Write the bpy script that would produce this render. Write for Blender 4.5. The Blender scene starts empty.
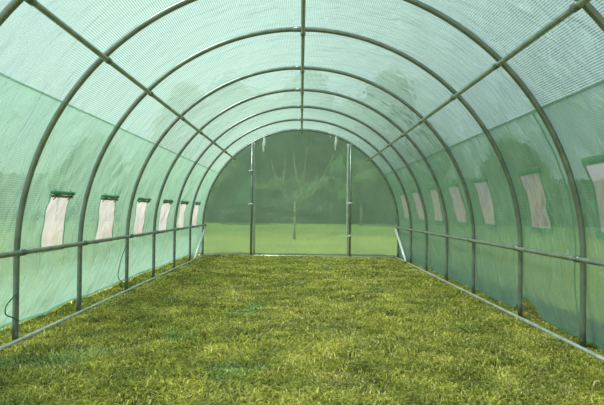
import bpy, bmesh, math, random
import numpy as np
from mathutils import Vector, Matrix, noise

random.seed(7)
rng = np.random.default_rng(11)
C = bpy.context.scene.collection
sc = bpy.context.scene
PI = math.pi

# ------------------------------------------------------------------ dimensions (metres)
R = 1.5            # hoop centre-line radius
LEG = 0.45         # straight leg under the semicircle
RP = 0.016         # hoop pipe radius
RF = R + 0.022     # cover radius
HOOPS = [2.26, 3.18, 4.09, 5.20, 6.15, 7.15, 8.16, 9.22]
Y0, Y1 = -0.8, 9.262
SEAM = LEG + R * math.radians(32.5)
TOP = LEG + R * PI / 2

# ------------------------------------------------------------------ helpers
def tag(o, label=None, cat=None, group=None, kind=None):
    if label: o['label'] = label
    if cat: o['category'] = cat
    if group: o['group'] = group
    if kind: o['kind'] = kind
    return o

def empty(name, loc=(0, 0, 0)):
    o = bpy.data.objects.new(name, None)
    o.location = loc
    o.empty_display_size = 0.1
    C.objects.link(o)
    return o

def mesh_obj(name, verts, faces, mat, parent=None, smooth=True, uvs=None):
    me = bpy.data.meshes.new(name)
    me.from_pydata([tuple(v) for v in verts], [], faces)
    if uvs is not None:
        uvl = me.uv_layers.new(name='UVMap')
        for p in me.polygons:
            for li in p.loop_indices:
                uvl.data[li].uv = uvs[me.loops[li].vertex_index]
    if smooth:
        me.polygons.foreach_set('use_smooth', [True] * len(me.polygons))
    me.materials.append(mat)
    me.update()
    o = bpy.data.objects.new(name, me)
    C.objects.link(o)
    if parent is not None:
        o.parent = parent
        pl = Vector(parent.location)
        if parent.parent is not None: pl = pl + Vector(parent.parent.location)
        o.location = -pl
    return o

class MB:
    def __init__(s): s.v = []; s.f = []
    def tube(s, pts, r, n=12, up=Vector((0, 1, 0)), cap=True, flat=1.0):
        pts = [Vector(p) for p in pts]
        rs = r if isinstance(r, (list, tuple)) else [r] * len(pts)
        b = len(s.v)
        for i, p in enumerate(pts):
            if i == 0: t = pts[1] - p
            elif i == len(pts) - 1: t = p - pts[i - 1]
            else: t = pts[i + 1] - pts[i - 1]
            t.normalize()
            u = up
            if abs(t.dot(u)) > 0.95: u = Vector((1, 0, 0)) if abs(t.x) < 0.9 else Vector((0, 0, 1))
            a = t.cross(u).normalized(); c = a.cross(t).normalized()
            for k in range(n):
                q = 2 * PI * k / n
                s.v.append(p + a * (math.cos(q) * rs[i] * flat) + c * (math.sin(q) * rs[i]))
        for i in range(len(pts) - 1):
            for k in range(n):
                k2 = (k + 1) % n
                s.f.append((b + i * n + k, b + i * n + k2, b + (i + 1) * n + k2, b + (i + 1) * n + k))
        if cap:
            s.f.append(tuple(b + k for k in reversed(range(n))))
            e = b + (len(pts) - 1) * n
            s.f.append(tuple(e + k for k in range(n)))
        return s
    def box(s, c, d, rot=None):
        b = len(s.v); c = Vector(c)
        for x in (-.5, .5):
            for y in (-.5, .5):
                for z in (-.5, .5):
                    p = Vector((x * d[0], y * d[1], z * d[2]))
                    if rot is not None: p = rot @ p
                    s.v.append(c + p)
        for q in ((0, 1, 3, 2), (4, 6, 7, 5), (0, 4, 5, 1), (2, 3, 7, 6), (0, 2, 6, 4), (1, 5, 7, 3)):
            s.f.append(tuple(b + k for k in q))
        return s
    def build(s, name, mat, parent=None, smooth=True):
        return mesh_obj(name, s.v, s.f, mat, parent, smooth)

# ------------------------------------------------------------------ materials
def newmat(name):
    m = bpy.data.materials.new(name); m.use_nodes = True
    nt = m.node_tree; nt.nodes.clear()
    out = nt.nodes.new('ShaderNodeOutputMaterial')
    return m, nt, out

def N(nt, t, **kw):
    n = nt.nodes.new(t)
    for k, v in kw.items():
        if k in ('operation', 'blend_type', 'data_type', 'noise_dimensions', 'attribute_name', 'wave_type', 'sky_type', 'musgrave_type', 'feature'):
            setattr(n, k, v)
        else:
            n.inputs[k.replace('_', ' ')].default_value = v
    return n

def L(nt, a, b): nt.links.new(a, b)

def ramp(nt, stops):
    r = nt.nodes.new('ShaderNodeValToRGB')
    el = r.color_ramp.elements
    el[0].position = stops[0][0]; el[0].color = (*stops[0][1], 1)
    el[1].position = stops[-1][0]; el[1].color = (*stops[-1][1], 1)
    for p, c in stops[1:-1]:
        e = el.new(p); e.color = (*c, 1)
    return r

def film_mat(name, tint, body, clear, weave=0.25, wrinkle=0.35, gloss=0.10, glossr=0.32):
    """woven polyethylene sheet: part clear, part light-scattering"""
    m, nt, out = newmat(name)
    uv = nt.nodes.new('ShaderNodeUVMap'); uv.uv_map = 'UVMap'
    sep = nt.nodes.new('ShaderNodeSeparateXYZ'); L(nt, uv.outputs[0], sep.inputs[0])
    def sinu(sock, period):
        a = N(nt, 'ShaderNodeMath', operation='MULTIPLY'); a.inputs[1].default_value = 2 * PI / period
        L(nt, sock, a.inputs[0])
        b = N(nt, 'ShaderNodeMath', operation='SINE'); L(nt, a.outputs[0], b.inputs[0])
        return b.outputs[0]
    pr = N(nt, 'ShaderNodeMath', operation='MULTIPLY')
    # warp cords run the length of the tunnel, the weft between them is finer and weaker
    wy = N(nt, 'ShaderNodeMath', operation='MULTIPLY_ADD'); L(nt, sinu(sep.outputs[1], 0.012), wy.inputs[0]); wy.inputs[1].default_value = 0.25; wy.inputs[2].default_value = 0.75
    L(nt, sinu(sep.outputs[0], 0.0115), pr.inputs[0]); L(nt, wy.outputs[0], pr.inputs[1])
    # cloudy variation in the sheet
    nz = N(nt, 'ShaderNodeTexNoise', Scale=1.6, Detail=5.0, Roughness=0.6); L(nt, uv.outputs[0], nz.inputs['Vector'])
    f1 = N(nt, 'ShaderNodeMath', operation='MULTIPLY_ADD'); L(nt, pr.outputs[0], f1.inputs[0])
    f1.inputs[1].default_value = weave; f1.inputs[2].default_value = clear
    f2 = N(nt, 'ShaderNodeMath', operation='MULTIPLY_ADD'); L(nt, nz.outputs['Fac'], f2.inputs[0])
    f2.inputs[1].default_value = -0.30
    ad = N(nt, 'ShaderNodeMath', operation='ADD'); L(nt, f1.outputs[0], ad.inputs[0]); ad.inputs[1].default_value = 0.15
    L(nt, ad.outputs[0], f2.inputs[2])
    cl = nt.nodes.new('ShaderNodeClamp'); L(nt, f2.outputs[0], cl.inputs[0])
    cl.inputs['Min'].default_value = 0.02; cl.inputs['Max'].default_value = 0.95
    # a slanting ray runs a longer way through the sheet, so less of it stays unscattered
    geo = nt.nodes.new('ShaderNodeNewGeometry')
    dt = nt.nodes.new('ShaderNodeVectorMath'); dt.operation = 'DOT_PRODUCT'
    L(nt, geo.outputs['Incoming'], dt.inputs[0]); L(nt, geo.outputs['True Normal'], dt.inputs[1])
    ab = N(nt, 'ShaderNodeMath', operation='ABSOLUTE'); L(nt, dt.outputs['Value'], ab.inputs[0])
    mxn = N(nt, 'ShaderNodeMath', operation='MAXIMUM'); L(nt, ab.outputs[0], mxn.inputs[0]); mxn.inputs[1].default_value = 0.08
    iv = N(nt, 'ShaderNodeMath', operation='DIVIDE'); iv.inputs[0].default_value = 1.0; L(nt, mxn.outputs[0], iv.inputs[1])
    pw = N(nt, 'ShaderNodeMath', operation='POWER'); L(nt, cl.outputs[0], pw.inputs[0]); L(nt, iv.outputs[0], pw.inputs[1])
    cl = pw
    # wrinkles
    mp = nt.nodes.new('ShaderNodeMapping'); mp.inputs['Rotation'].default_value = (0, 0, 0.6); mp.inputs['Scale'].default_value = (1.0, 3.2, 1)
    L(nt, uv.outputs[0], mp.inputs[0])
    w = N(nt, 'ShaderNodeTexNoise', Scale=3.0, Detail=4.0, Roughness=0.55, Distortion=0.8); L(nt, mp.outputs[0], w.inputs['Vector'])
    bp = nt.nodes.new('ShaderNodeBump'); bp.inputs['Strength'].default_value = wrinkle; bp.inputs['Distance'].default_value = 0.06
    L(nt, w.outputs['Fac'], bp.inputs['Height'])
    tr = nt.nodes.new('ShaderNodeBsdfTransparent'); tr.inputs[0].default_value = (*tint, 1)
    tl = nt.nodes.new('ShaderNodeBsdfTranslucent'); tl.inputs[0].default_value = (*body, 1)
    df = nt.nodes.new('ShaderNodeBsdfDiffuse'); df.inputs[0].default_value = (*body, 1)
    gl = nt.nodes.new('ShaderNodeBsdfGlossy'); gl.inputs['Roughness'].default_value = glossr
    gl.inputs[0].default_value = (0.9, 0.95, 0.92, 1)
    for x in (tl, df, gl): L(nt, bp.outputs[0], x.inputs['Normal'])
    a = nt.nodes.new('ShaderNodeMixShader'); a.inputs[0].default_value = 0.42
    L(nt, tl.outputs[0], a.inputs[1]); L(nt, df.outputs[0], a.inputs[2])
    b = nt.nodes.new('ShaderNodeMixShader'); b.inputs[0].default_value = gloss
    L(nt, a.outputs[0], b.inputs[1]); L(nt, gl.outputs[0], b.inputs[2])
    c = nt.nodes.new('ShaderNodeMixShader'); L(nt, cl.outputs[0], c.inputs[0])
    L(nt, b.outputs[0], c.inputs[1]); L(nt, tr.outputs[0], c.inputs[2])
    L(nt, c.outputs[0], out.inputs[0])
    return m

def solid_mat(name, c1, c2, rough=0.5, metal=0.0, scale=40, spec=0.5, bump=0.0, transl=0.0):
    m, nt, out = newmat(name)
    tc = nt.nodes.new('ShaderNodeTexCoord')
    nz = N(nt, 'ShaderNodeTexNoise', Scale=scale, Detail=4.0); L(nt, tc.outputs['Object'], nz.inputs['Vector'])
    r = ramp(nt, [(0.35, c1), (0.65, c2)]); L(nt, nz.outputs['Fac'], r.inputs[0])
    p = nt.nodes.new('ShaderNodeBsdfPrincipled')
    p.inputs['Roughness'].default_value = rough; p.inputs['Metallic'].default_value = metal
    p.inputs['Specular IOR Level'].default_value = spec
    L(nt, r.outputs[0], p.inputs['Base Color'])
    if bump:
        bp = nt.nodes.new('ShaderNodeBump'); bp.inputs['Strength'].default_value = bump; bp.inputs['Distance'].default_value = 0.01
        L(nt, nz.outputs['Fac'], bp.inputs['Height']); L(nt, bp.outputs[0], p.inputs['Normal'])
    if transl:
        t = nt.nodes.new('ShaderNodeBsdfTranslucent'); L(nt, r.outputs[0], t.inputs[0])
        x = nt.nodes.new('ShaderNodeMixShader'); x.inputs[0].default_value = transl
        L(nt, p.outputs[0], x.inputs[1]); L(nt, t.outputs[0], x.inputs[2]); L(nt, x.outputs[0], out.inputs[0])
    else:
        L(nt, p.outputs[0], out.inputs[0])
    return m

M = {}
M['ceil'] = film_mat('pale_woven_film', (0.66, 0.82, 0.75), (0.325, 0.48, 0.415), 0.52, weave=0.50, wrinkle=1.0)
M['wall'] = film_mat('green_woven_film', (0.60, 0.77, 0.66), (0.27, 0.455, 0.36), 0.48, weave=0.16, wrinkle=1.0, gloss=0.18, glossr=0.24)
M['back'] = film_mat('end_panel_film', (0.62, 0.82, 0.60), (0.38, 0.55, 0.45), 0.48, weave=0.04, wrinkle=0.3, gloss=0.04)
M['door'] = film_mat('door_panel_film', (0.64, 0.82, 0.58), (0.39, 0.55, 0.44), 0.50, weave=0.04, wrinkle=0.4, gloss=0.04)
M['edge'] = film_mat('welded_film_strip', (0.55, 0.82, 0.65), (0.30, 0.52, 0.40), 0.40, weave=0.05, wrinkle=0.3)
M['screen'] = film_mat('white_insect_mesh', (0.92, 0.90, 0.92), (0.58, 0.56, 0.57), 0.42, weave=0.10, wrinkle=0.5, gloss=0.03)
M['roll'] = solid_mat('rolled_green_film', (0.06, 0.27, 0.14), (0.11, 0.38, 0.22), 0.4, scale=25)
M['rollpale'] = film_mat('rolled_pale_film', (0.5, 0.85, 0.62), (0.40, 0.66, 0.52), 0.25, weave=0.0, wrinkle=0.8)
M['tan'] = solid_mat('tan_hem', (0.22, 0.22, 0.12), (0.34, 0.32, 0.2), 0.7, scale=30)
M['steel'] = solid_mat('galvanised_tube', (0.20, 0.23, 0.215), (0.29, 0.32, 0.30), 0.33, metal=0.55, scale=14)
M['rail'] = solid_mat('dull_galvanised_tube', (0.26, 0.29, 0.25), (0.38, 0.41, 0.36), 0.42, metal=0.5, scale=14)
M['bright'] = solid_mat('bright_galvanised_tube', (0.44, 0.45, 0.42), (0.62, 0.63, 0.60), 0.35, metal=0.45, scale=12)
M['brace'] = solid_mat('new_zinc_tube', (0.72, 0.74, 0.73), (0.84, 0.85, 0.84), 0.4, metal=0.2, scale=12)
M['clamp'] = solid_mat('clamp_steel', (0.16, 0.18, 0.16), (0.24, 0.26, 0.23), 0.4, metal=0.6, scale=30)
M['white'] = solid_mat('white_nylon', (0.86, 0.86, 0.88), (0.93, 0.93, 0.94), 0.6, scale=30, transl=0.3)
M['zip'] = solid_mat('pale_zip_tape', (0.50, 0.58, 0.50), (0.66, 0.72, 0.64), 0.6, scale=10, transl=0.3)
M['cord'] = solid_mat('green_cord', (0.02, 0.16, 0.09), (0.03, 0.24, 0.13), 0.6, scale=60)
M['soil'] = solid_mat('soil_and_thatch', (0.06, 0.055, 0.02), (0.22, 0.17, 0.07), 0.95, scale=18, spec=0.1, bump=0.6)
M['bark'] = solid_mat('pale_bark', (0.15, 0.14, 0.08), (0.25, 0.22, 0.14), 0.85, scale=20, spec=0.2, bump=0.5)
M['dbark'] = solid_mat('dark_bark', (0.10, 0.08, 0.05), (0.20, 0.16, 0.10), 0.9, scale=6, spec=0.2, bump=0.5)

def lawn_mat():
    m, nt, out = newmat('outdoor_lawn')
    tc = nt.nodes.new('ShaderNodeTexCoord')
    n1 = N(nt, 'ShaderNodeTexNoise', Scale=0.35, Detail=6.0, Roughness=0.65); L(nt, tc.outputs['Object'], n1.inputs['Vector'])
    n2 = N(nt, 'ShaderNodeTexNoise', Scale=22.0, Detail=4.0, Roughness=0.7); L(nt, tc.outputs['Object'], n2.inputs['Vector'])
    r1 = ramp(nt, [(0.3, (0.23, 0.26, 0.07)), (0.7, (0.33, 0.35, 0.10))]); L(nt, n1.outputs['Fac'], r1.inputs[0])
    r2 = ramp(nt, [(0.3, (0.55, 0.6, 0.5)), (0.7, (1.2, 1.15, 1.1))]); L(nt, n2.outputs['Fac'], r2.inputs[0])
    mx = nt.nodes.new('ShaderNodeMixRGB'); mx.blend_type = 'MULTIPLY'; mx.inputs[0].default_value = 1
    L(nt, r1.outputs[0], mx.inputs[1]); L(nt, r2.outputs[0], mx.inputs[2])
    # lawn turns a darker green from about fifteen metres on
    sep = nt.nodes.new('ShaderNodeSeparateXYZ'); L(nt, tc.outputs['Object'], sep.inputs[0])
    ad = N(nt, 'ShaderNodeMath', operation='MULTIPLY_ADD'); L(nt, n1.outputs['Fac'], ad.inputs[0]); ad.inputs[1].default_value = 3.0
    L(nt, sep.outputs[1], ad.inputs[2])
    mr = nt.nodes.new('ShaderNodeMapRange'); mr.inputs['From Min'].default_value = 16.5; mr.inputs['From Max'].default_value = 20.5
    L(nt, ad.outputs[0], mr.inputs['Value'])
    m2 = nt.nodes.new('ShaderNodeMixRGB'); L(nt, mr.outputs[0], m2.inputs[0]); L(nt, mx.outputs[0], m2.inputs[1])
    r3 = ramp(nt, [(0.35, (0.10, 0.15, 0.03)), (0.65, (0.18, 0.22, 0.05))]); L(nt, n1.outputs['Fac'], r3.inputs[0])
    L(nt, r3.outputs[0], m2.inputs[2])
    p = nt.nodes.new('ShaderNodeBsdfPrincipled'); p.inputs['Roughness'].default_value = 0.95; p.inputs['Specular IOR Level'].default_value = 0.1
    L(nt, m2.outputs[0], p.inputs['Base Color']); L(nt, p.outputs[0], out.inputs[0])
    return m
M['lawn'] = lawn_mat()

def attr_leaf_mat(name, transl=0.35, rough=0.55):
    m, nt, out = newmat(name)
    at = nt.nodes.new('ShaderNodeAttribute'); at.attribute_name = 'Col'
    p = nt.nodes.new('ShaderNodeBsdfPrincipled'); p.inputs['Roughness'].default_value = rough; p.inputs['Specular IOR Level'].default_value = 0.25
    t = nt.nodes.new('ShaderNodeBsdfTranslucent'); x = nt.nodes.new('ShaderNodeMixShader'); x.inputs[0].default_value = transl
    L(nt, at.outputs['Color'], p.inputs['Base Color']); L(nt, at.outputs['Color'], t.inputs[0])
    L(nt, p.outputs[0], x.inputs[1]); L(nt, t.outputs[0], x.inputs[2]); L(nt, x.outputs[0], out.inputs[0])
    return m
M['blade'] = attr_leaf_mat('grass_blade')
def crown_mat(name, a, b):
    return solid_mat(name, a, b, 0.8, scale=1.2, spec=0.1, transl=0.25)
M['crown'] = crown_mat('broad_leaves', (0.025, 0.07, 0.02), (0.06, 0.13, 0.035))
M['crown2'] = crown_mat('pale_leaves', (0.06, 0.11, 0.03), (0.13, 0.19, 0.05))

# ------------------------------------------------------------------ the cover surface
def near_hoop(y):
    """0 at a hoop, 1 half way between two"""
    hs = [-1.2, -0.3, 0.6, 1.45] + HOOPS
    for a, b in zip(hs, hs[1:]):
        if a <= y <= b: return math.sin(PI * (y - a) / (b - a))
    return 0.0

def surf(side, s, y, off=0.0):
    """point of the cover: s metres up the sheet from the ground, off metres inwards"""
    k = near_hoop(y)
    v = Vector((s * 1.1, y * 0.9, side * 7.3))
    n1 = noise.noise(v * 1.6)
    n2 = noise.noise(Vector((s * 5 + y * 3.5, y * 2 - s * 2.5, side * 3.1)))
    n3 = noise.noise(Vector((s * 9 - y * 7, y * 3 + s * 3, side * 5.7)))
    low = max(0.0, min(1.0, (SEAM + 0.1 - s) / 0.35))       # slacker on the walls
    amp = 0.008 + 0.010 * low
    d = amp * (n1 + 0.9 * n2 + 0.5 * n3) * k + (0.004 - 0.012 * (1 - low)) * k
    # long diagonal creases pulled between the hoops
    cr = 0.0
    for q in range(3):
        ph = noise.noise(Vector((y * 0.7, q * 5.1, side * 2.2))) * 2.0
        u = (s * (1.3 - q * .5) + y * (0.9 + 0.6 * q) + ph) * 2.2
        cr += max(0.0, 1 - abs((u % 1.0) - .5) * 11)
    d += cr * 0.013 * k * max(0.0, noise.noise(Vector((s * 2.1, y * 1.3, side * 9 + 3))) + 0.25)
    d = max(d, -0.016)
    yy = y + 0.035 * k * low * noise.noise(Vector((s * 7, y * 0.8, side * 11)))
    if s <= LEG:
        nx, nz = 1.0, 0.0; px, pz = RF, s
        t = max(0.0, (0.36 - s) / 0.36) * min(1.0, max(0.0, (Y1 - y) / 0.7))
        d = abs(d) * 0.6 * min(1.0, max(0.0, (Y1 - y) / 0.5)) + t ** 1.4 * ((0.15 if side < 0 else 0.085) + 0.05 * noise.noise(Vector((y * 2.2, side * 4, s * 2))))
        d += 0.02 * t * noise.noise(Vector((y * 7, s * 9, side)))
        if side > 0: d *= 0.6
    else:
        th = (s - LEG) / R
        nx, nz = math.cos(th), math.sin(th); px, pz = RF * nx, LEG + RF * nz
    d -= off
    return Vector((side * (px + nx * d), yy, pz + nz * d))

def hem_height(side, y):
    h = 0.024 + 0.02 * noise.noise(Vector((y * 1.7, side * 2, 0)))
    if side > 0:
        h += 0.11 * math.exp(-((y - 4.12) / 0.17) ** 4)   # the sheet is rucked up beside a hoop
        h -= 0.009
    return max(h, 0.006)

def frange(a, b, step):
    n = max(1, int(round((b - a) / step)))
    return [a + (b - a) * i / n for i in range(n + 1)]

WIN_L = [(3.70, .355), (4.65, .43), (5.62, .42), (6.63, .46), (7.60, .46), (8.60, .42)]
WIN_R = [(2.86, .40), (3.77, .37), (4.79, .44), (5.63, .46), (6.54, .46), (7.52, .46), (8.52, .46)]
SL = (0.458, 0.790); SR = (0.615, 0.960)
WIN_L = [(c, w * .86) for c, w in WIN_L]; WIN_R = [(c + .01, w * .76) for c, w in WIN_R]

def axis_with(vals, a, b, step):
    cuts = sorted(set([a, b] + [v for v in vals if a < v < b])); out = [a]
    for p, q in zip(cuts, cuts[1:]): out += frange(p, q, step)[1:]
    return out

def wall(side, wins, srange, name, label):
    ys = axis_with([c + e * w / 2 for c, w in wins for e in (-1, 1)], Y0, Y1 - 0.012, 0.032)
    ss = axis_with(list(srange) + [LEG], 0.0, SEAM + 0.012, 0.028)
    vs, uv, fs = [], [], []
    for s in ss:
        for y in ys:
            h = hem_height(side, y)
            s2 = h + (s / LEG) * (LEG - h) if s < LEG else s
            vs.append(surf(side, s2, y)); uv.append((s2, y))
    n = len(ys)
    for i in range(len(ss) - 1):
        sm = (ss[i] + ss[i + 1]) / 2
        for j in range(n - 1):
            ym = (ys[j] + ys[j + 1]) / 2
            if srange[0] < sm < srange[1] and any(abs(ym - c) < w / 2 for c, w in wins): continue
            fs.append((i * n + j, i * n + j + 1, (i + 1) * n + j + 1, (i + 1) * n + j))
    o = mesh_obj(name, vs, fs, M['wall'], None, True, uv)
    return tag(o, label, 'wall', kind='structure')

wl = wall(-1, WIN_L, SL, 'wall_left', 'pale green woven plastic sheet forming the left tunnel wall below the seam, with six mesh windows')
wr = wall(1, WIN_R, SR, 'wall_right', 'darker green crinkled plastic sheet forming the right tunnel wall below the seam, with seven mesh windows')

def strip(side, path, off, name, mat, parent, closed=False):
    """ribbon given as pairs of (s, y) edge points"""
    vs, uv, fs = [], [], []
    for (a, b) in path:
        for (s, y) in (a, b):
            vs.append(surf(side, s, y, off)); uv.append((s, y))
    m = len(path)
    for i in range(m - 1): fs.append((2 * i, 2 * i + 1, 2 * i + 3, 2 * i + 2))
    return mesh_obj(name, vs, fs, mat, parent, True, uv)

for side, par in ((-1, wl), (1, wr)):
    ys = frange(Y0, Y1 - 0.02, 0.08)
    strip(side, [((hem_height(side, y) + 0.001, y), (hem_height(side, y) + 0.022, y)) for y in ys], 0.002, 'hem', M['edge'], par)
# upright welded joint on the right, beside the nearest whole hoop
strip(1, [((s, 3.315), (s, 3.335)) for s in frange(0.03, SEAM, 0.05)], 0.004, 'seam', M['edge'], wr)
strip(1, [((s, 4.165), (s, 4.18)) for s in frange(0.16, SEAM, 0.05)], 0.004, 'seam', M['edge'], wr)

# ceiling sheet
vs, uv, fs = [], [], []
ys = frange(Y0, Y1 - 0.012, 0.035)
path = [(-1, s) for s in frange(SEAM, TOP, 0.03)] + [(1, s) for s in reversed(frange(SEAM, TOP, 0.03))][1:]
for (sd, s) in path:
    for y in ys:
        p = surf(sd, s, y, -0.003)
        t = max(0.0, 1 - (TOP - s) / 0.35)             # blend the two halves across the ridge
        if t > 0:
            q = surf(-sd, s, y, -0.003); q.x = -q.x
            p = p.lerp((p + q) / 2, t)
        vs.append(p); uv.append((s if sd < 0 else 2 * TOP - s, y))
n = len(ys)
for i in range(len(path) - 1):
    for j in range(n - 1):
        fs.append((i * n + j, i * n + j + 1, (i + 1) * n + j + 1, (i + 1) * n + j))
ce = mesh_obj('ceiling', vs, fs, M['ceil'], None, True, uv)
tag(ce, 'whitish translucent woven plastic sheet arching overhead across the hoops', 'ceiling', kind='structure')

# windows
POSW = {-1: ['nearest', 'second nearest', 'third nearest', 'fourth nearest', 'fifth nearest', 'farthest'],
        1: ['nearest, partly cut off', 'second nearest', 'third nearest', 'fourth nearest', 'fifth nearest', 'sixth nearest', 'farthest']}
wn = 0
for side, wins, sr in ((-1, WIN_L, SL), (1, WIN_R, SR)):
    for k, (c, w) in enumerate(wins):
        wn += 1
        s0, s1 = sr
        root = empty('window_%d' % wn, surf(side, s0, c))
        tag(root, '%s white mesh window in the %s green wall%s' % (
            POSW[side][k], 'left' if side < 0 else 'right', ', under a rolled dark green flap' if side < 0 else ', with pale stitched edges'), 'window', kind='structure')
        y0, y1 = c - w / 2, c + w / 2
        # mesh screen
        vs, uv, fs = [], [], []
        S_, Y_ = frange(s0 - .004, s1 + .004, 0.02), frange(y0 - .004, y1 + .004, 0.02)
        for s in S_:
            for y in Y_:
                e = math.sin(PI * min(1, max(0, (s - s0) / (s1 - s0)))) * math.sin(PI * min(1, max(0, (y - y0) / (y1 - y0))))
                b = e * (0.012 * noise.noise(Vector((s * 6, y * 10, wn * 3.7))) + 0.007 * noise.noise(Vector((s * 16 + y * 12, y * 7, wn))))
                vs.append(surf(side, s, y, 0.002 + b)); uv.append((s, y))
        m_ = len(Y_)
        for i in range(len(S_) - 1):
            for j in range(m_ - 1):
                fs.append((i * m_ + j, i * m_ + j + 1, (i + 1) * m_ + j + 1, (i + 1) * m_ + j))
        mesh_obj('mesh_screen', vs, fs, M['screen'], root, True, uv)
        # stitched border
        b = 0.016
        ring = []
        for y in frange(y0, y1, 0.03): ring.append(((s0 + .003, y), (s0 - b, y)))
        for s in frange(s0 - b, s1 + b, 0.03): ring.append(((s, y1 - .003), (s, y1 + b)))
        for y in reversed(frange(y0, y1, 0.03)): ring.append(((s1 - .003, y), (s1 + b, y)))
        for s in reversed(frange(s0 - b, s1 + b, 0.03)): ring.append(((s, y0 + .003), (s, y0 - b)))
        strip(side, ring, 0.005, 'border', M['edge'], root)
        # flap rolled up over the window
        r = 0.013 if side < 0 else 0.010
        mb = MB(); pts = []; rs = []
        for y in frange(y0 - .01, y1 + .015, 0.02):
            pts.append(surf(side, s1 + 0.010 + 0.004 * noise.noise(Vector((y * 9, 0, wn))), y, r * 0.85 + 0.004))
            rs.append(r * (1 + 0.25 * noise.noise(Vector((y * 14, wn, 2)))))
        mb.tube(pts, rs, 10, up=Vector((0, 0, 1)))
        if side > 0:
            strip(side, [((s1 - .004, y), (s1 + .036 + .006 * noise.noise(Vector((y * 9, wn, 0))), y)) for y in frange(y0 - .012, y1 + .012, 0.02)], 0.009, 'top_flap', M['rollpale'], root)
            strip(side, [((s0 + .004, y), (s0 - .03, y)) for y in frange(y0 - .012, y1 + .05, 0.02)], 0.008, 'bottom_hem', M['rollpale'], root)
            continue
        fl = mb.build('rolled_flap', M['roll'], root)
        if side < 0:
            mb = MB()
            pts = [surf(side, s1 - 0.012, y, r * 0.8 + 0.003) for y in frange(y0 - .005, y1 + .015, 0.02)]
            mb.tube(pts, 0.008, 8, up=Vector((0, 0, 1)))
            mb.build('flap_hem', M['tan'], fl)
        for e in (0.12, 0.88):
            mb = MB(); yy = y0 + (y1 - y0) * e
            mb.tube([surf(side, s1 + 0.03, yy, .003), surf(side, s1 + 0.012, yy, r * 1.9 + .006), surf(side, s1 - 0.016, yy, r * 1.5), surf(side, s1 - 0.035, yy, .006)],
                    0.003, 6, up=Vector((0, 1, 0)))
            mb.build('flap_tie', M['cord'] if side < 0 else M['edge'], fl)

# ------------------------------------------------------------------ end panel with door
def zring(x): return LEG + math.sqrt(max(0.0, (RF) ** 2 - x * x))
PX = 0.757
def panel(x0, x1, name, mat, yb, amp, seed, parent=None):
    xs = frange(x0, x1, 0.035); vs, uv, fs = [], [], []
    NZ = 44
    for x in xs:
        top = zring(x) if abs(x) < RF else LEG
        for i in range(NZ + 1):
            z = 0.012 + (top - 0.012) * i / NZ
            e = min(1.0, (top - z) / 0.12) * min(1.0, (x - x0 + .001) / 0.1, (x1 - x + .001) / 0.1)
            d = amp * noise.noise(Vector((x * 1.3, z * 1.5, seed))) + amp * 0.9 * noise.noise(Vector((x * 2 + z * 3, z * 5 - x * 3, seed + 4)))
            # long sagging folds
            for (fx, fz, sl, wd, ln, a) in FOLDS:
                u = (x - fx); q = (z - fz - sl * u)
                d += a * math.exp(-(q / wd) ** 2) * math.exp(-(u / ln) ** 2)
            vs.append(Vector((x, yb + d * e, z))); uv.append((z, x))
    n = NZ + 1
    for i in range(len(xs) - 1):
        for j in range(n - 1): fs.append((i * n + j, (i + 1) * n + j, (i + 1) * n + j + 1, i * n + j + 1))
    return mesh_obj(name, vs, fs, mat, parent, True, uv)
FOLDS = [(0.55, 0.36, 0.30, 0.018, 0.30, 0.035), (0.95, 0.50, 0.12, 0.015, 0.35, 0.03), (-0.1, 0.62, -0.10, 0.02, 0.35, 0.03),
         (0.25, 0.75, 0.75, 0.015, 0.14, 0.03), (-1.05, 0.72, 0.08, 0.02, 0.3, 0.02), (-1.0, 0.33, 0.9, 0.012, 0.12, 0.02), (-0.55, 0.68, 0.2, 0.02, 0.3, 0.02)]
wb = empty('wall_back', (0, Y1, 0)); tag(wb, 'green see-through plastic end panel closing the far end of the tunnel', 'wall', kind='structure')
panel(-RF - .03, -PX + 0.01, 'side_panel', M['back'], Y1, 0.012, 1.0, wb)
panel(PX - 0.01, RF + .03, 'side_panel', M['back'], Y1, 0.012, 5.0, wb)
dr = empty('door_1', (0, Y1, 0)); tag(dr, 'wide green see-through plastic door sheet between the two upright posts', 'door', kind='structure')
panel(-PX, PX, 'door_sheet', M['door'], Y1 - 0.008, 0.016, 9.0, dr)
for sx, x in ((-1, -PX + 0.046), (1, PX - 0.040)):
    mb = MB(); pts = []
    top = zring(x) - 0.05
    for i in range(25):
        z = 0.02 + (top - 0.02) * i / 24
        t = i / 24
        xx = x + 0.006 * noise.noise(Vector((z * 4, sx, 0))) + (-0.022 * t if sx < 0 else 0.004 * t)
        pts.append((xx, Y1 - 0.045, z))
    b = len(mb.v)
    mb.tube(pts, [0.0165 + 0.006 * (i / 24 if sx > 0 else 0.3) for i in range(25)], 8, flat=1.0)
    mb.build('zip_tape', M['zip'], dr)

# ------------------------------------------------------------------ steel frame
fr = empty('tunnel_frame', (0, 0, 0))
tag(fr, 'grey galvanised steel tube frame of arched hoops, rails and posts holding up the green sheet', 'frame')
hoop_objs = []
for y in HOOPS:
    pts = [(-R, y, 0.0)] + [(-R, y, z) for z in (0.1, 0.2, 0.3, 0.4)]
    for i in range(61):
        a = PI - PI * i / 60
        pts.append((R * math.cos(a), y, LEG + R * math.sin(a)))
    pts += [(R, y, z) for z in (0.4, 0.3, 0.2, 0.1, 0.0)]
    mb = MB(); mb.tube(pts, RP, 14)
    h = mb.build('hoop', M['steel'], fr)
    # swaged sleeves where the tube lengths join
    for a in (PI * 0.5 + 0.02,):
        p = [(R * math.cos(a + e), y, LEG + R * math.sin(a + e)) for e in (-0.03, 0, 0.03)]
        mb = MB(); mb.tube(p, RP + 0.0025, 14); mb.build('sleeve', M['steel'], h)

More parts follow.
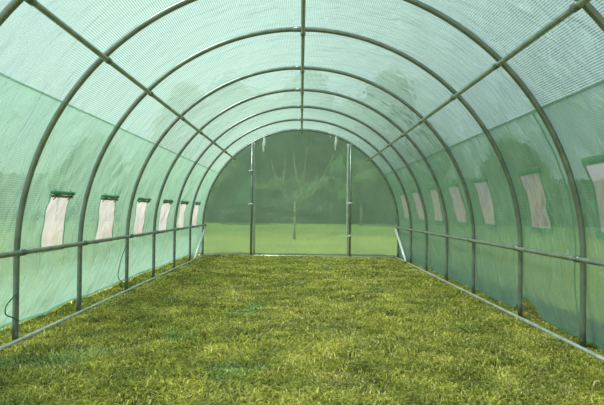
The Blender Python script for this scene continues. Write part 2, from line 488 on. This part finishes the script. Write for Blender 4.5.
def clamp(parent, p, axis, r):
    mb = MB(); d = Vector(axis) * 0.022
    mb.tube([Vector(p) - d, Vector(p) + d], r + 0.004, 12, up=Vector((0, 0, 1)))
    # bolt through the clamp
    c = Vector(p)
    out = Vector((c.x, 0, c.z - LEG)); out.normalize()
    mb.tube([c - out * (r + 0.012), c + out * (r + 0.004)], 0.005, 6, up=Vector((0, 1, 0)))
    mb.build('clamp', M['clamp'], parent)

for ang in (45.3, 90.0, 134.7):
    a = math.radians(ang); rr = R - RP - 0.0148
    x, z = rr * math.cos(a), LEG + rr * math.sin(a)
    mb = MB(); mb.tube([(x, Y0 + 0.2 + (Y1 - Y0 - 0.2) * i / 20 - (0.02 if i == 20 else 0), z) for i in range(21)], 0.0135, 12, up=Vector((0, 0, 1)))
    p = mb.build('purlin', M['rail'], fr)
    for y in HOOPS: clamp(p, (x, y, z), (0, 1, 0), 0.0135)
for sd in (-1, 1):
    x = sd * (R - RP - 0.0145)
    mb = MB(); mb.tube([(x, Y0 + 0.2 + (Y1 - 0.03 - Y0 - 0.2) * i / 20, 0.470) for i in range(21)], 0.0138, 12, up=Vector((0, 0, 1)))
    p = mb.build('side_rail', M['rail'], fr)
    for y in HOOPS: clamp(p, (x, y, 0.470), (0, 1, 0), 0.0138)
    mb = MB(); mb.tube([(sd * (R - 0.032), Y0 + 0.2 + (Y1 - 0.03 - Y0 - 0.2) * i / 20, 0.010) for i in range(21)], 0.012, 12, up=Vector((0, 0, 1)))
    mb.build('base_rail', M['bright'], fr)
    # corner brace from the end hoop down to the next hoop's foot
    mb = MB(); mb.tube([(sd * (R - 0.05), 9.16, 0.44), (sd * (R - 0.055), 8.22, 0.03)], 0.0165, 12, up=Vector((1, 0, 0)))
    mb.build('corner_brace', M['brace'], fr)
    # door post
    x = sd * PX
    mb = MB(); mb.tube([(x, 9.20, 0.0), (x, 9.20, 0.8), (x, 9.20, LEG + math.sqrt(R * R - x * x) - 0.005)], 0.0155, 12, up=Vector((1, 0, 0)))
    p = mb.build('door_post', M['steel'], fr)
    for z in ((1.31, 0.80) if sd < 0 else (0.83, 0.325)):
        mb = MB(); mb.tube([(x - 0.001, 9.20, z - 0.012), (x, 9.20, z + 0.014)], 0.021, 12, up=Vector((1, 0, 0)))
        mb.tube([(x - 0.045, 9.178, z - 0.006), (x - 0.015, 9.172, z + 0.004), (x + 0.04 * (1 if sd > 0 else .5), 9.176, z + 0.005)], 0.008, 8, up=Vector((0, 0, 1)))
        mb.build('post_clip', M['white'], p)
mb = MB(); mb.tube([(-R + 0.03, 9.205, 0.009), (0, 9.205, 0.009), (R - 0.03, 9.205, 0.009)], 0.016, 12, up=Vector((0, 0, 1)))
mb.build('base_rail', M['bright'], fr)

# ------------------------------------------------------------------ ties and cords
def tie(x, length, label, seed):
    top = Vector((x, 9.22, LEG + math.sqrt(R * R - x * x)))
    t = empty('tie_strap', (x, 9.19, top.z - length))
    tag(t, label, 'strap')
    mb = MB()
    out = Vector((x, 0, top.z - LEG)).normalized()
    side = Vector((0, 1, 0))
    ring = [top + (out * math.cos(a) + side * math.sin(a)) * (RP + 0.0045) for a in [2 * PI * i / 12 for i in range(13)]]
    mb.tube(ring, 0.004, 6, up=Vector((1, 0, 0)), cap=False)
    mb.build('loop', M['white'], t)
    mb = MB()
    for k, (dx, ln) in enumerate(((-0.006, length), (0.008, length * 0.62))):
        pts = []; rs = []
        for i in range(12):
            u = i / 11
            pts.append((x + dx + 0.012 * noise.noise(Vector((u * 3, seed, k))), 9.197 - 0.006 * k, top.z - 0.016 - (ln - 0.016) * u))
            rs.append(0.017 * (1 - 0.35 * abs(u - 0.35)) * (0.75 + 0.4 * noise.noise(Vector((u * 6, seed, k + 4)))))
        mb.tube(pts, rs, 8, up=Vector((0, 1, 0)))
    mb.build('strap_end', M['white'], t)
tie(-0.578, 0.235, 'white strap hanging from the end hoop beside the left door post', 1.3)
tie(0.525, 0.215, 'white strap hanging from the end hoop beside the right door post', 5.1)

def cord(name, pts, label):
    # smooth the polyline
    P = [Vector(p) for p in pts]; out = []
    for i in range(len(P) - 1):
        p0 = P[max(0, i - 1)]; p1 = P[i]; p2 = P[i + 1]; p3 = P[min(len(P) - 1, i + 2)]
        for k in range(8):
            t = k / 8
            out.append(0.5 * ((2 * p1) + (p2 - p0) * t + (2 * p0 - 5 * p1 + 4 * p2 - p3) * t * t + (3 * p1 - p0 - 3 * p2 + p3) * t ** 3))
    out.append(P[-1])
    o = MB().tube(out, 0.0035, 6, up=Vector((0, 0, 1))).build(name, M['cord'])
    return tag(o, label, 'cord')
cord('green_cord', [(-1.482, 3.17, .27), (-1.493, 3.12, .235), (-1.503, 3.08, .20), (-1.503, 3.08, .16), (-1.492, 3.13, .135), (-1.480, 3.175, .11)],
     'dark green cord looped around the foot of the nearest left hoop leg')
cord('green_cord', [(-1.482, 5.19, .42), (-1.500, 5.10, .34), (-1.51, 5.02, .22), (-1.52, 5.04, .12), (-1.49, 5.17, .055)],
     'dark green cord slack beside the third left hoop leg below the rail')

# ------------------------------------------------------------------ ground
def plane(name, x0, x1, y0, y1, z, mat, cuts=1, amp=0):
    xs = frange(x0, x1, (x1 - x0) / cuts); ys_ = frange(y0, y1, (y1 - y0) / cuts)
    vs = [Vector((x, y, z + amp * noise.noise(Vector((x * 2, y * 2, 0))))) for x in xs for y in ys_]
    n = len(ys_)
    fs = [(i * n + j, (i + 1) * n + j, (i + 1) * n + j + 1, i * n + j + 1) for i in range(len(xs) - 1) for j in range(n - 1)]
    return mesh_obj(name, vs, fs, mat)
fl = plane('floor', -1.95, 1.95, Y0, 9.75, 0.0, M['soil'], 60, 0.004)
tag(fl, 'brown soil and thatch showing between the grass inside the tunnel', 'ground', kind='structure')
lw = plane('lawn', -150, 150, -60, 150, -0.012, M['lawn'])
tag(lw, 'blurred yellow-green lawn outside the plastic sheet reaching to the trees', 'lawn', kind='structure')

# grass blades
def fbm2(x, y, sc_, seed, n=160):
    """cheap smooth value noise for arrays"""
    r = np.random.default_rng(seed); g = r.random((n, n))
    u = (x * sc_) % (n - 1); v = (y * sc_) % (n - 1)
    i = u.astype(int); j = v.astype(int); fu = u - i; fv = v - j
    fu = fu * fu * (3 - 2 * fu); fv = fv * fv * (3 - 2 * fv)
    return (g[i, j] * (1 - fu) * (1 - fv) + g[i + 1, j] * fu * (1 - fv) + g[i, j + 1] * (1 - fu) * fv + g[i + 1, j + 1] * fu * fv)

def grass(nb):
    lo, hi = math.log(1.85), math.log(9.72)
    y = np.exp(rng.uniform(lo, hi, nb)); x = rng.uniform(-1.92, 1.92, nb)
    half = 0.56 * y + 0.15
    keep = np.abs(x) < half
    # clumping
    cl = 0.6 * fbm2(x + 5, y, 13.0, 1) + 0.4 * fbm2(x + 5, y, 4.0, 2)
    keep &= rng.random(nb) < np.clip(-0.35 + 2.2 * cl, 0.06, 1)
    # nothing grows through the base rail
    ax = np.abs(x)
    keep &= ~((ax > 1.452) & (ax < 1.482))
    keep &= ~((y > 9.18) & (y < 9.275) & (ax < 1.5))
    x = x[keep]; y = y[keep]; n = len(x)
    tus = fbm2(x + 5, y + 3, 5.0, 3); tus2 = fbm2(x + 5, y + 3, 1.3, 4); fine = fbm2(x + 5, y + 1, 16.0, 9)
    H = (0.011 + 0.020 * rng.random(n) + 0.016 * tus + 0.016 * np.clip(fine - .5, 0, 1)) * (0.8 + 0.5 * tus2)
    H *= 0.85 * np.where(rng.random(n) < 0.02, 1.7, 1.0)
    ax = np.abs(x); H = np.where(ax > 1.33, H * (0.45 + 0.55 * np.abs(ax - 1.48) / 0.15).clip(0.45, 1.0), H)
    W = (0.0016 + 0.0021 * rng.random(n)) * (0.75 + 0.16 * y)
    yaw = rng.uniform(0, 2 * PI, n)
    lean = rng.uniform(0.3, 1.7, n)
    ld = rng.uniform(0, 2 * PI, n)
    # lean direction partly shared in a tussock
    ld = np.where(rng.random(n) < 0.4, 2 * PI * 2 * fbm2(x + 5, y, 4.0, 6), ld)
    dx, dy = np.cos(ld), np.sin(ld)
    bx, by = np.cos(yaw), np.sin(yaw)
    bz = 0.0
    mx_ = x + dx * H * lean * 0.30; my_ = y + dy * H * lean * 0.30; mz = bz + H * 0.60
    tx = x + dx * H * lean * 1.05; ty = y + dy * H * lean * 1.05; tz = bz + H * (1.0 - 0.36 * lean)
    V = np.empty((n, 5, 3), dtype=np.float32)
    V[:, 0] = np.stack([x - bx * W, y - by * W, np.full(n, -0.003)], 1)
    V[:, 1] = np.stack([x + bx * W, y + by * W, np.full(n, -0.003)], 1)
    V[:, 2] = np.stack([mx_ + bx * W * .8, my_ + by * W * .8, mz], 1)
    V[:, 3] = np.stack([mx_ - bx * W * .8, my_ - by * W * .8, mz], 1)
    V[:, 4] = np.stack([tx, ty, tz], 1)
    me = bpy.data.meshes.new('grass')
    me.vertices.add(n * 5); me.vertices.foreach_set('co', V.ravel())
    me.loops.add(n * 7); me.polygons.add(n * 2)
    base = (np.arange(n) * 5)[:, None]
    idx = np.concatenate([base + np.array([[0, 1, 2, 3]]), base + np.array([[3, 2, 4]])], 1).astype(np.int32)
    me.loops.foreach_set('vertex_index', idx.ravel())
    ls = np.stack([np.arange(n) * 7, np.arange(n) * 7 + 4], 1).astype(np.int32)
    lt = np.tile(np.array([[4, 3]], dtype=np.int32), (n, 1))
    me.polygons.foreach_set('loop_start', ls.ravel()); me.polygons.foreach_set('loop_total', lt.ravel())
    me.update(calc_edges=True)
    # each blade's own colour: green, yellow-green, blue-green or dead straw
    g = np.array([0.41, 0.42, 0.075]); yl = np.array([0.80, 0.72, 0.16]); dk = np.array([0.17, 0.22, 0.05]); st = np.array([0.74, 0.60, 0.28]); br = np.array([0.14, 0.10, 0.05])
    t = rng.random(n) * 0.6 + 0.65 * fbm2(x + 5, y + 7, 7.0, 12) - 0.12
    t = np.clip(t, 0, 1)[:, None]
    col = np.where(t < .5, dk + (g - dk) * t * 2, g + (yl - g) * (t - .5) * 2)
    q = rng.random(n) + 0.22 * (fbm2(x + 5, y + 2, 2.5, 15) - .5)
    col = np.where((q < 0.11)[:, None], st, col); col = np.where((q > 0.99)[:, None], br, col)
    blue = (fbm2(x + 5, y + 9, 3.0, 21) > 0.91)[:, None]
    col = np.where(blue, col * np.array([0.78, 0.95, 1.3]), col)
    col = col * (0.5 + 0.95 * rng.random(n))[:, None]
    ca = me.color_attributes.new('Col', 'FLOAT_COLOR', 'POINT')
    cc = np.ones((n, 5, 4), dtype=np.float32); cc[:, :, :3] = col[:, None, :]
    ca.data.foreach_set('color', cc.ravel())
    me.materials.append(M['blade'])
    o = bpy.data.objects.new('grass', me); C.objects.link(o)
    return tag(o, 'short patchy yellow-green lawn grass growing over the tunnel floor', 'grass', kind='stuff')
grass(560000)

# ------------------------------------------------------------------ trees outside
def leafy(crown_spec, nleaf, seed, size):
    r = random.Random(seed); vs = []; fs = []
    for (cx, cy, cz, rx, rz) in crown_spec:
        bm = bmesh.new(); bmesh.ops.create_icosphere(bm, subdivisions=3, radius=1)
        b = len(vs)
        for v in bm.verts:
            d = v.co.normalized()
            k = 0.86 + 0.28 * noise.noise(d * 2.3 + Vector((seed, cx, cz))) + 0.12 * noise.noise(d * 6 + Vector((cz, seed, cx)))
            vs.append(Vector((cx + d.x * rx * k, cy + d.y * rx * k, cz + d.z * rz * k)))
        for f in bm.faces: fs.append(tuple(b + v.index for v in f.verts))
        bm.free()
        for _ in range(nleaf):
            d = Vector((r.gauss(0, 1), r.gauss(0, 1), r.gauss(0, 1))).normalized()
            k = r.uniform(0.85, 1.12)
            p = Vector((cx + d.x * rx * k, cy + d.y * rx * k, cz + d.z * rz * k))
            t = Vector((r.gauss(0, 1), r.gauss(0, 1), r.gauss(0, 1))).normalized()
            u = d.cross(t).normalized() * size; w = (d + t * .7).normalized().cross(u).normalized() * size * .6
            b = len(vs); vs += [p - u, p + w, p + u, p - w]; fs.append((b, b + 1, b + 2, b + 3))
    return vs, fs

def tree(name, loc, h, kind, label, seed, group=None, trunk=None):
    r = random.Random(seed)
    t = empty(name, loc); tag(t, label, 'tree', group)
    x0, y0, _ = loc
    th = h * 0.42 if trunk is None else trunk
    mb = MB(); mb.tube([(x0, y0, -0.05), (x0 + .05, y0, th * .5), (x0 - .03, y0, th), (x0, y0, h * .7)], [h * .026, h * .02, h * .017, h * .007], 10)
    for k in range(4):
        a = k * 1.6 + seed; mb.tube([(x0, y0, th * .95), (x0 + math.cos(a) * h * .12, y0 + math.sin(a) * h * .12, th + h * .14), (x0 + math.cos(a) * h * .22, y0 + math.sin(a) * h * .22, th + h * .25)], [h * .01, h * .008, h * .003], 7)
    mb.build('trunk', M['dbark'] if kind == 0 else M['bark'], t)
    spec = []
    cw = h * 0.30
    for k in range(6):
        a = r.uniform(0, 2 * PI); rr = cw * r.uniform(.3, .75)
        spec.append((x0 + math.cos(a) * rr, y0 + math.sin(a) * rr, th + (h - th) * r.uniform(.18, .68), cw * r.uniform(.6, .85), (h - th) * r.uniform(.24, .34)))
    spec.append((x0, y0, th + (h - th) * .74, cw * .6, (h - th) * .26))
    vs, fs = leafy(spec, 260, seed, h * 0.022)
    mesh_obj('crown', vs, fs, M['crown'] if kind == 0 else M['crown2'], t, False)
    return t

def copy_tree(o, loc, sc_, rz, label, group=None):
    c = o.copy(); C.objects.link(c); c.location = loc; c.scale = (sc_, sc_, sc_); c.rotation_euler = (0, 0, rz)
    c['label'] = label
    if group: c['group'] = group
    for ch in o.children:
        d = ch.copy(); C.objects.link(d); d.parent = c
    return c

# clipped hedge along the far side of the lawn
hv, hf = [], []
hx = frange(-34, 34, 0.5); prof = [(-1.0, 0.0), (-1.15, .8), (-1.1, 1.7), (-.7, 2.3), (0, 2.5), (.7, 2.3), (1.1, 1.6), (1.1, 0)]
for x in hx:
    for (py, pz) in prof:
        k = noise.noise(Vector((x * .9, py * 2, pz * 1.5))) * .28
        hv.append(Vector((x, 34 + py * (1 + k), pz * (1 + k * .8))))
n = len(prof)
for i in range(len(hx) - 1):
    for j in range(n - 1): hf.append((i * n + j, i * n + j + 1, (i + 1) * n + j + 1, (i + 1) * n + j))
hf.append(tuple(range(n))); hf.append(tuple((len(hx) - 1) * n + j for j in reversed(range(n))))
r_ = random.Random(9)
for _ in range(9000):
    x = r_.uniform(-34, 34); j = r_.randrange(n - 1); u = r_.random()
    p = Vector((x, 34 + (prof[j][0] + (prof[j + 1][0] - prof[j][0]) * u) * 1.05, (prof[j][1] + (prof[j + 1][1] - prof[j][1]) * u) * 1.05))
    a = Vector((r_.gauss(0, 1), r_.gauss(0, 1), r_.gauss(0, 1))).normalized() * .12; c = Vector((r_.gauss(0, 1), r_.gauss(0, 1), r_.gauss(0, 1))).normalized() * .1
    b = len(hv); hv += [p - a, p + c, p + a, p - c]; hf.append((b, b + 1, b + 2, b + 3))
tag(mesh_obj('hedge', hv, hf, M['crown'], None, False), 'long dark green hedge at the foot of the trees beyond the lawn', 'hedge')

G = 'dark green trees in the row beyond the lawn'
GL = 'dense dark green tree in the row beyond the lawn, blurred by the sheet'
protos = [tree('broadleaf_tree', (-4.5, 37, 0), 9.0, 0, GL, 3, G, trunk=0.7), tree('broadleaf_tree', (5.5, 38, 0), 9.6, 0, GL, 8, G, trunk=0.6)]
rr = random.Random(5)
spots = [(-13, 38), (0.4, 40), (13, 38), (-21, 38), (21.5, 37), (-9, 46), (-3, 48), (4, 48), (9, 46), (-16.5, 45), (17, 45)]
for i, (x, y) in enumerate(spots):
    copy_tree(protos[i % 2], (x, y, 0), rr.uniform(.9, 1.1) * (0.6 if abs(x) > 11 else 1.0), rr.uniform(0, 6.28), GL, G)
GR = 'trees to the right of the tunnel'
for i, (x, y) in enumerate([(17, -1), (16.5, 3.5), (18, 8), (17, 12.5), (19, 17), (18, 21.5), (21, 26), (21, 31), (20.5, 5.5), (21.5, 14)]):
    copy_tree(protos[i % 2], (x, y, 0), rr.uniform(1.15, 1.3), rr.uniform(0, 6.28), 'tall dark tree standing close outside the right wall, a dim shape through the sheet', GR)
GW = 'trees to the left of the tunnel'
for i, (x, y) in enumerate([(-30, 6), (-31, 14), (-29, 22), (-28, 30)]):
    copy_tree(protos[i % 2], (x, y, 0), rr.uniform(.5, .6), rr.uniform(0, 6.28), 'distant tree standing far outside the left wall, a faint shape through the sheet', GW)
tree('young_tree', (3.0, 30, 0), 3.4, 1, 'small pale young tree with a tan trunk seen right of the right door post', 21, trunk=1.35)
tree('young_tree', (-3.95, 30, 0), 3.4, 1, 'small pale young tree with a tan trunk seen left of the left door post', 24, trunk=1.35)

# bare sapling in front of the trees
def sapling():
    x0, y0 = -0.15, 15.0
    t = empty('sapling', (x0, y0, 0)); tag(t, 'thin pale bare sapling forking into three branches behind the door sheet', 'tree')
    mb = MB(); mb.tube([(x0, y0, -0.02), (x0 - .01, y0, .3), (x0 + .015, y0, .62), (x0 - .01, y0, .92)], [.030, .026, .024, .022], 8)
    mb.tube([(x0, y0, .66), (x0 + .005, y0, .70)], [.036, .036], 8)
    mb.build('trunk', M['bark'], t)
    for k, path in enumerate([[(0, .9), (-.28, 1.08), (-.5, 1.5), (-.62, 2.0)], [(0, .9), (.16, 1.2), (.22, 1.7), (.30, 2.3)], [(0.01, .9), (.42, 1.1), (.72, 1.6), (.98, 2.15)],
                              [(-.24, 1.05), (-.30, 1.5), (-.25, 2.0)], [(.16, 1.2), (.02, 1.6), (-.06, 2.2)]]):
        mb = MB(); P = [Vector((x0 + a, y0 + 0.1 * k * (b - .9), b)) for a, b in path]
        n = len(P); mb.tube(P, [.017 * (1 - .75 * i / (n - 1)) for i in range(n)], 7)
        r = random.Random(k)
        for _ in range(5):
            i = r.randrange(n - 1); q = P[i].lerp(P[i + 1], r.random())
            e = q + Vector((r.uniform(-.25, .25), r.uniform(-.2, .2), r.uniform(.12, .35)))
            mb.tube([q, q.lerp(e, .5) + Vector((0, 0, -.02)), e], [.007, .005, .002], 5)
        mb.build('branch', M['bark'], t)
sapling()

# ------------------------------------------------------------------ sky, sun
w = bpy.data.worlds.new('World'); sc.world = w; w.use_nodes = True
nt = w.node_tree; nt.nodes.clear()
out = nt.nodes.new('ShaderNodeOutputWorld'); bg = nt.nodes.new('ShaderNodeBackground')
sky = nt.nodes.new('ShaderNodeTexSky'); sky.sky_type = 'NISHITA'; sky.sun_disc = False
sky.sun_elevation = math.radians(48); sky.sun_rotation = math.radians(-80); sky.air_density = 1.0; sky.dust_density = 2.0
mul = nt.nodes.new('ShaderNodeMixRGB'); mul.blend_type = 'MULTIPLY'; mul.inputs[0].default_value = 1; mul.inputs[2].default_value = (0.10, 0.10, 0.10, 1)
L(nt, sky.outputs[0], mul.inputs[1])
tc = nt.nodes.new('ShaderNodeTexCoord')
cn = N(nt, 'ShaderNodeTexNoise', Scale=1.8, Detail=5.0); L(nt, tc.outputs['Generated'], cn.inputs['Vector'])
cr = ramp(nt, [(0.35, (0.45, 0.45, 0.45)), (0.6, (1, 1, 1))]); L(nt, cn.outputs['Fac'], cr.inputs[0])
mx = nt.nodes.new('ShaderNodeMixRGB'); L(nt, cr.outputs[0], mx.inputs[0]); L(nt, mul.outputs[0], mx.inputs[1]); mx.inputs[2].default_value = (0.56, 0.63, 0.72, 1)
L(nt, mx.outputs[0], bg.inputs[0]); bg.inputs[1].default_value = 1.0
L(nt, bg.outputs[0], out.inputs[0])

sd = bpy.data.lights.new('sun', 'SUN'); sd.energy = 5.2; sd.angle = math.radians(9); sd.color = (1.0, 0.95, 0.86)
so = bpy.data.objects.new('sun', sd); C.objects.link(so)
az = math.radians(-112); el = math.radians(60)      # azimuth from +Y towards +X
dirv = Vector((math.sin(az) * math.cos(el), math.cos(az) * math.cos(el), math.sin(el)))
so.rotation_euler = dirv.to_track_quat('Z', 'Y').to_euler()
so.location = (-3, -3, 8)

# ------------------------------------------------------------------ camera
cd = bpy.data.cameras.new('camera'); cd.sensor_width = 36; cd.lens = 36 * 600 / 604; cd.clip_start = 0.02; cd.clip_end = 500
co = bpy.data.objects.new('camera', cd); C.objects.link(co)
pitch = math.atan(8.0 / 600); roll = math.radians(0.7)
Rm = Matrix.Rotation(math.radians(-0.1), 4, 'Z') @ Matrix.Rotation(PI / 2 + pitch, 4, 'X') @ Matrix.Rotation(roll, 4, 'Z')
co.matrix_world = Matrix.Translation((0, 0, 0.71)) @ Rm
sc.camera = co

vs_ = sc.view_settings
sc.view_settings.view_transform = 'Standard'; vs_.look = 'None'; vs_.gamma = 1; vs_.exposure = 0.66; vs_.use_curve_mapping = False
sc.cycles.max_bounces = 10; sc.cycles.transparent_max_bounces = 24; sc.cycles.transmission_bounces = 8; sc.cycles.diffuse_bounces = 5
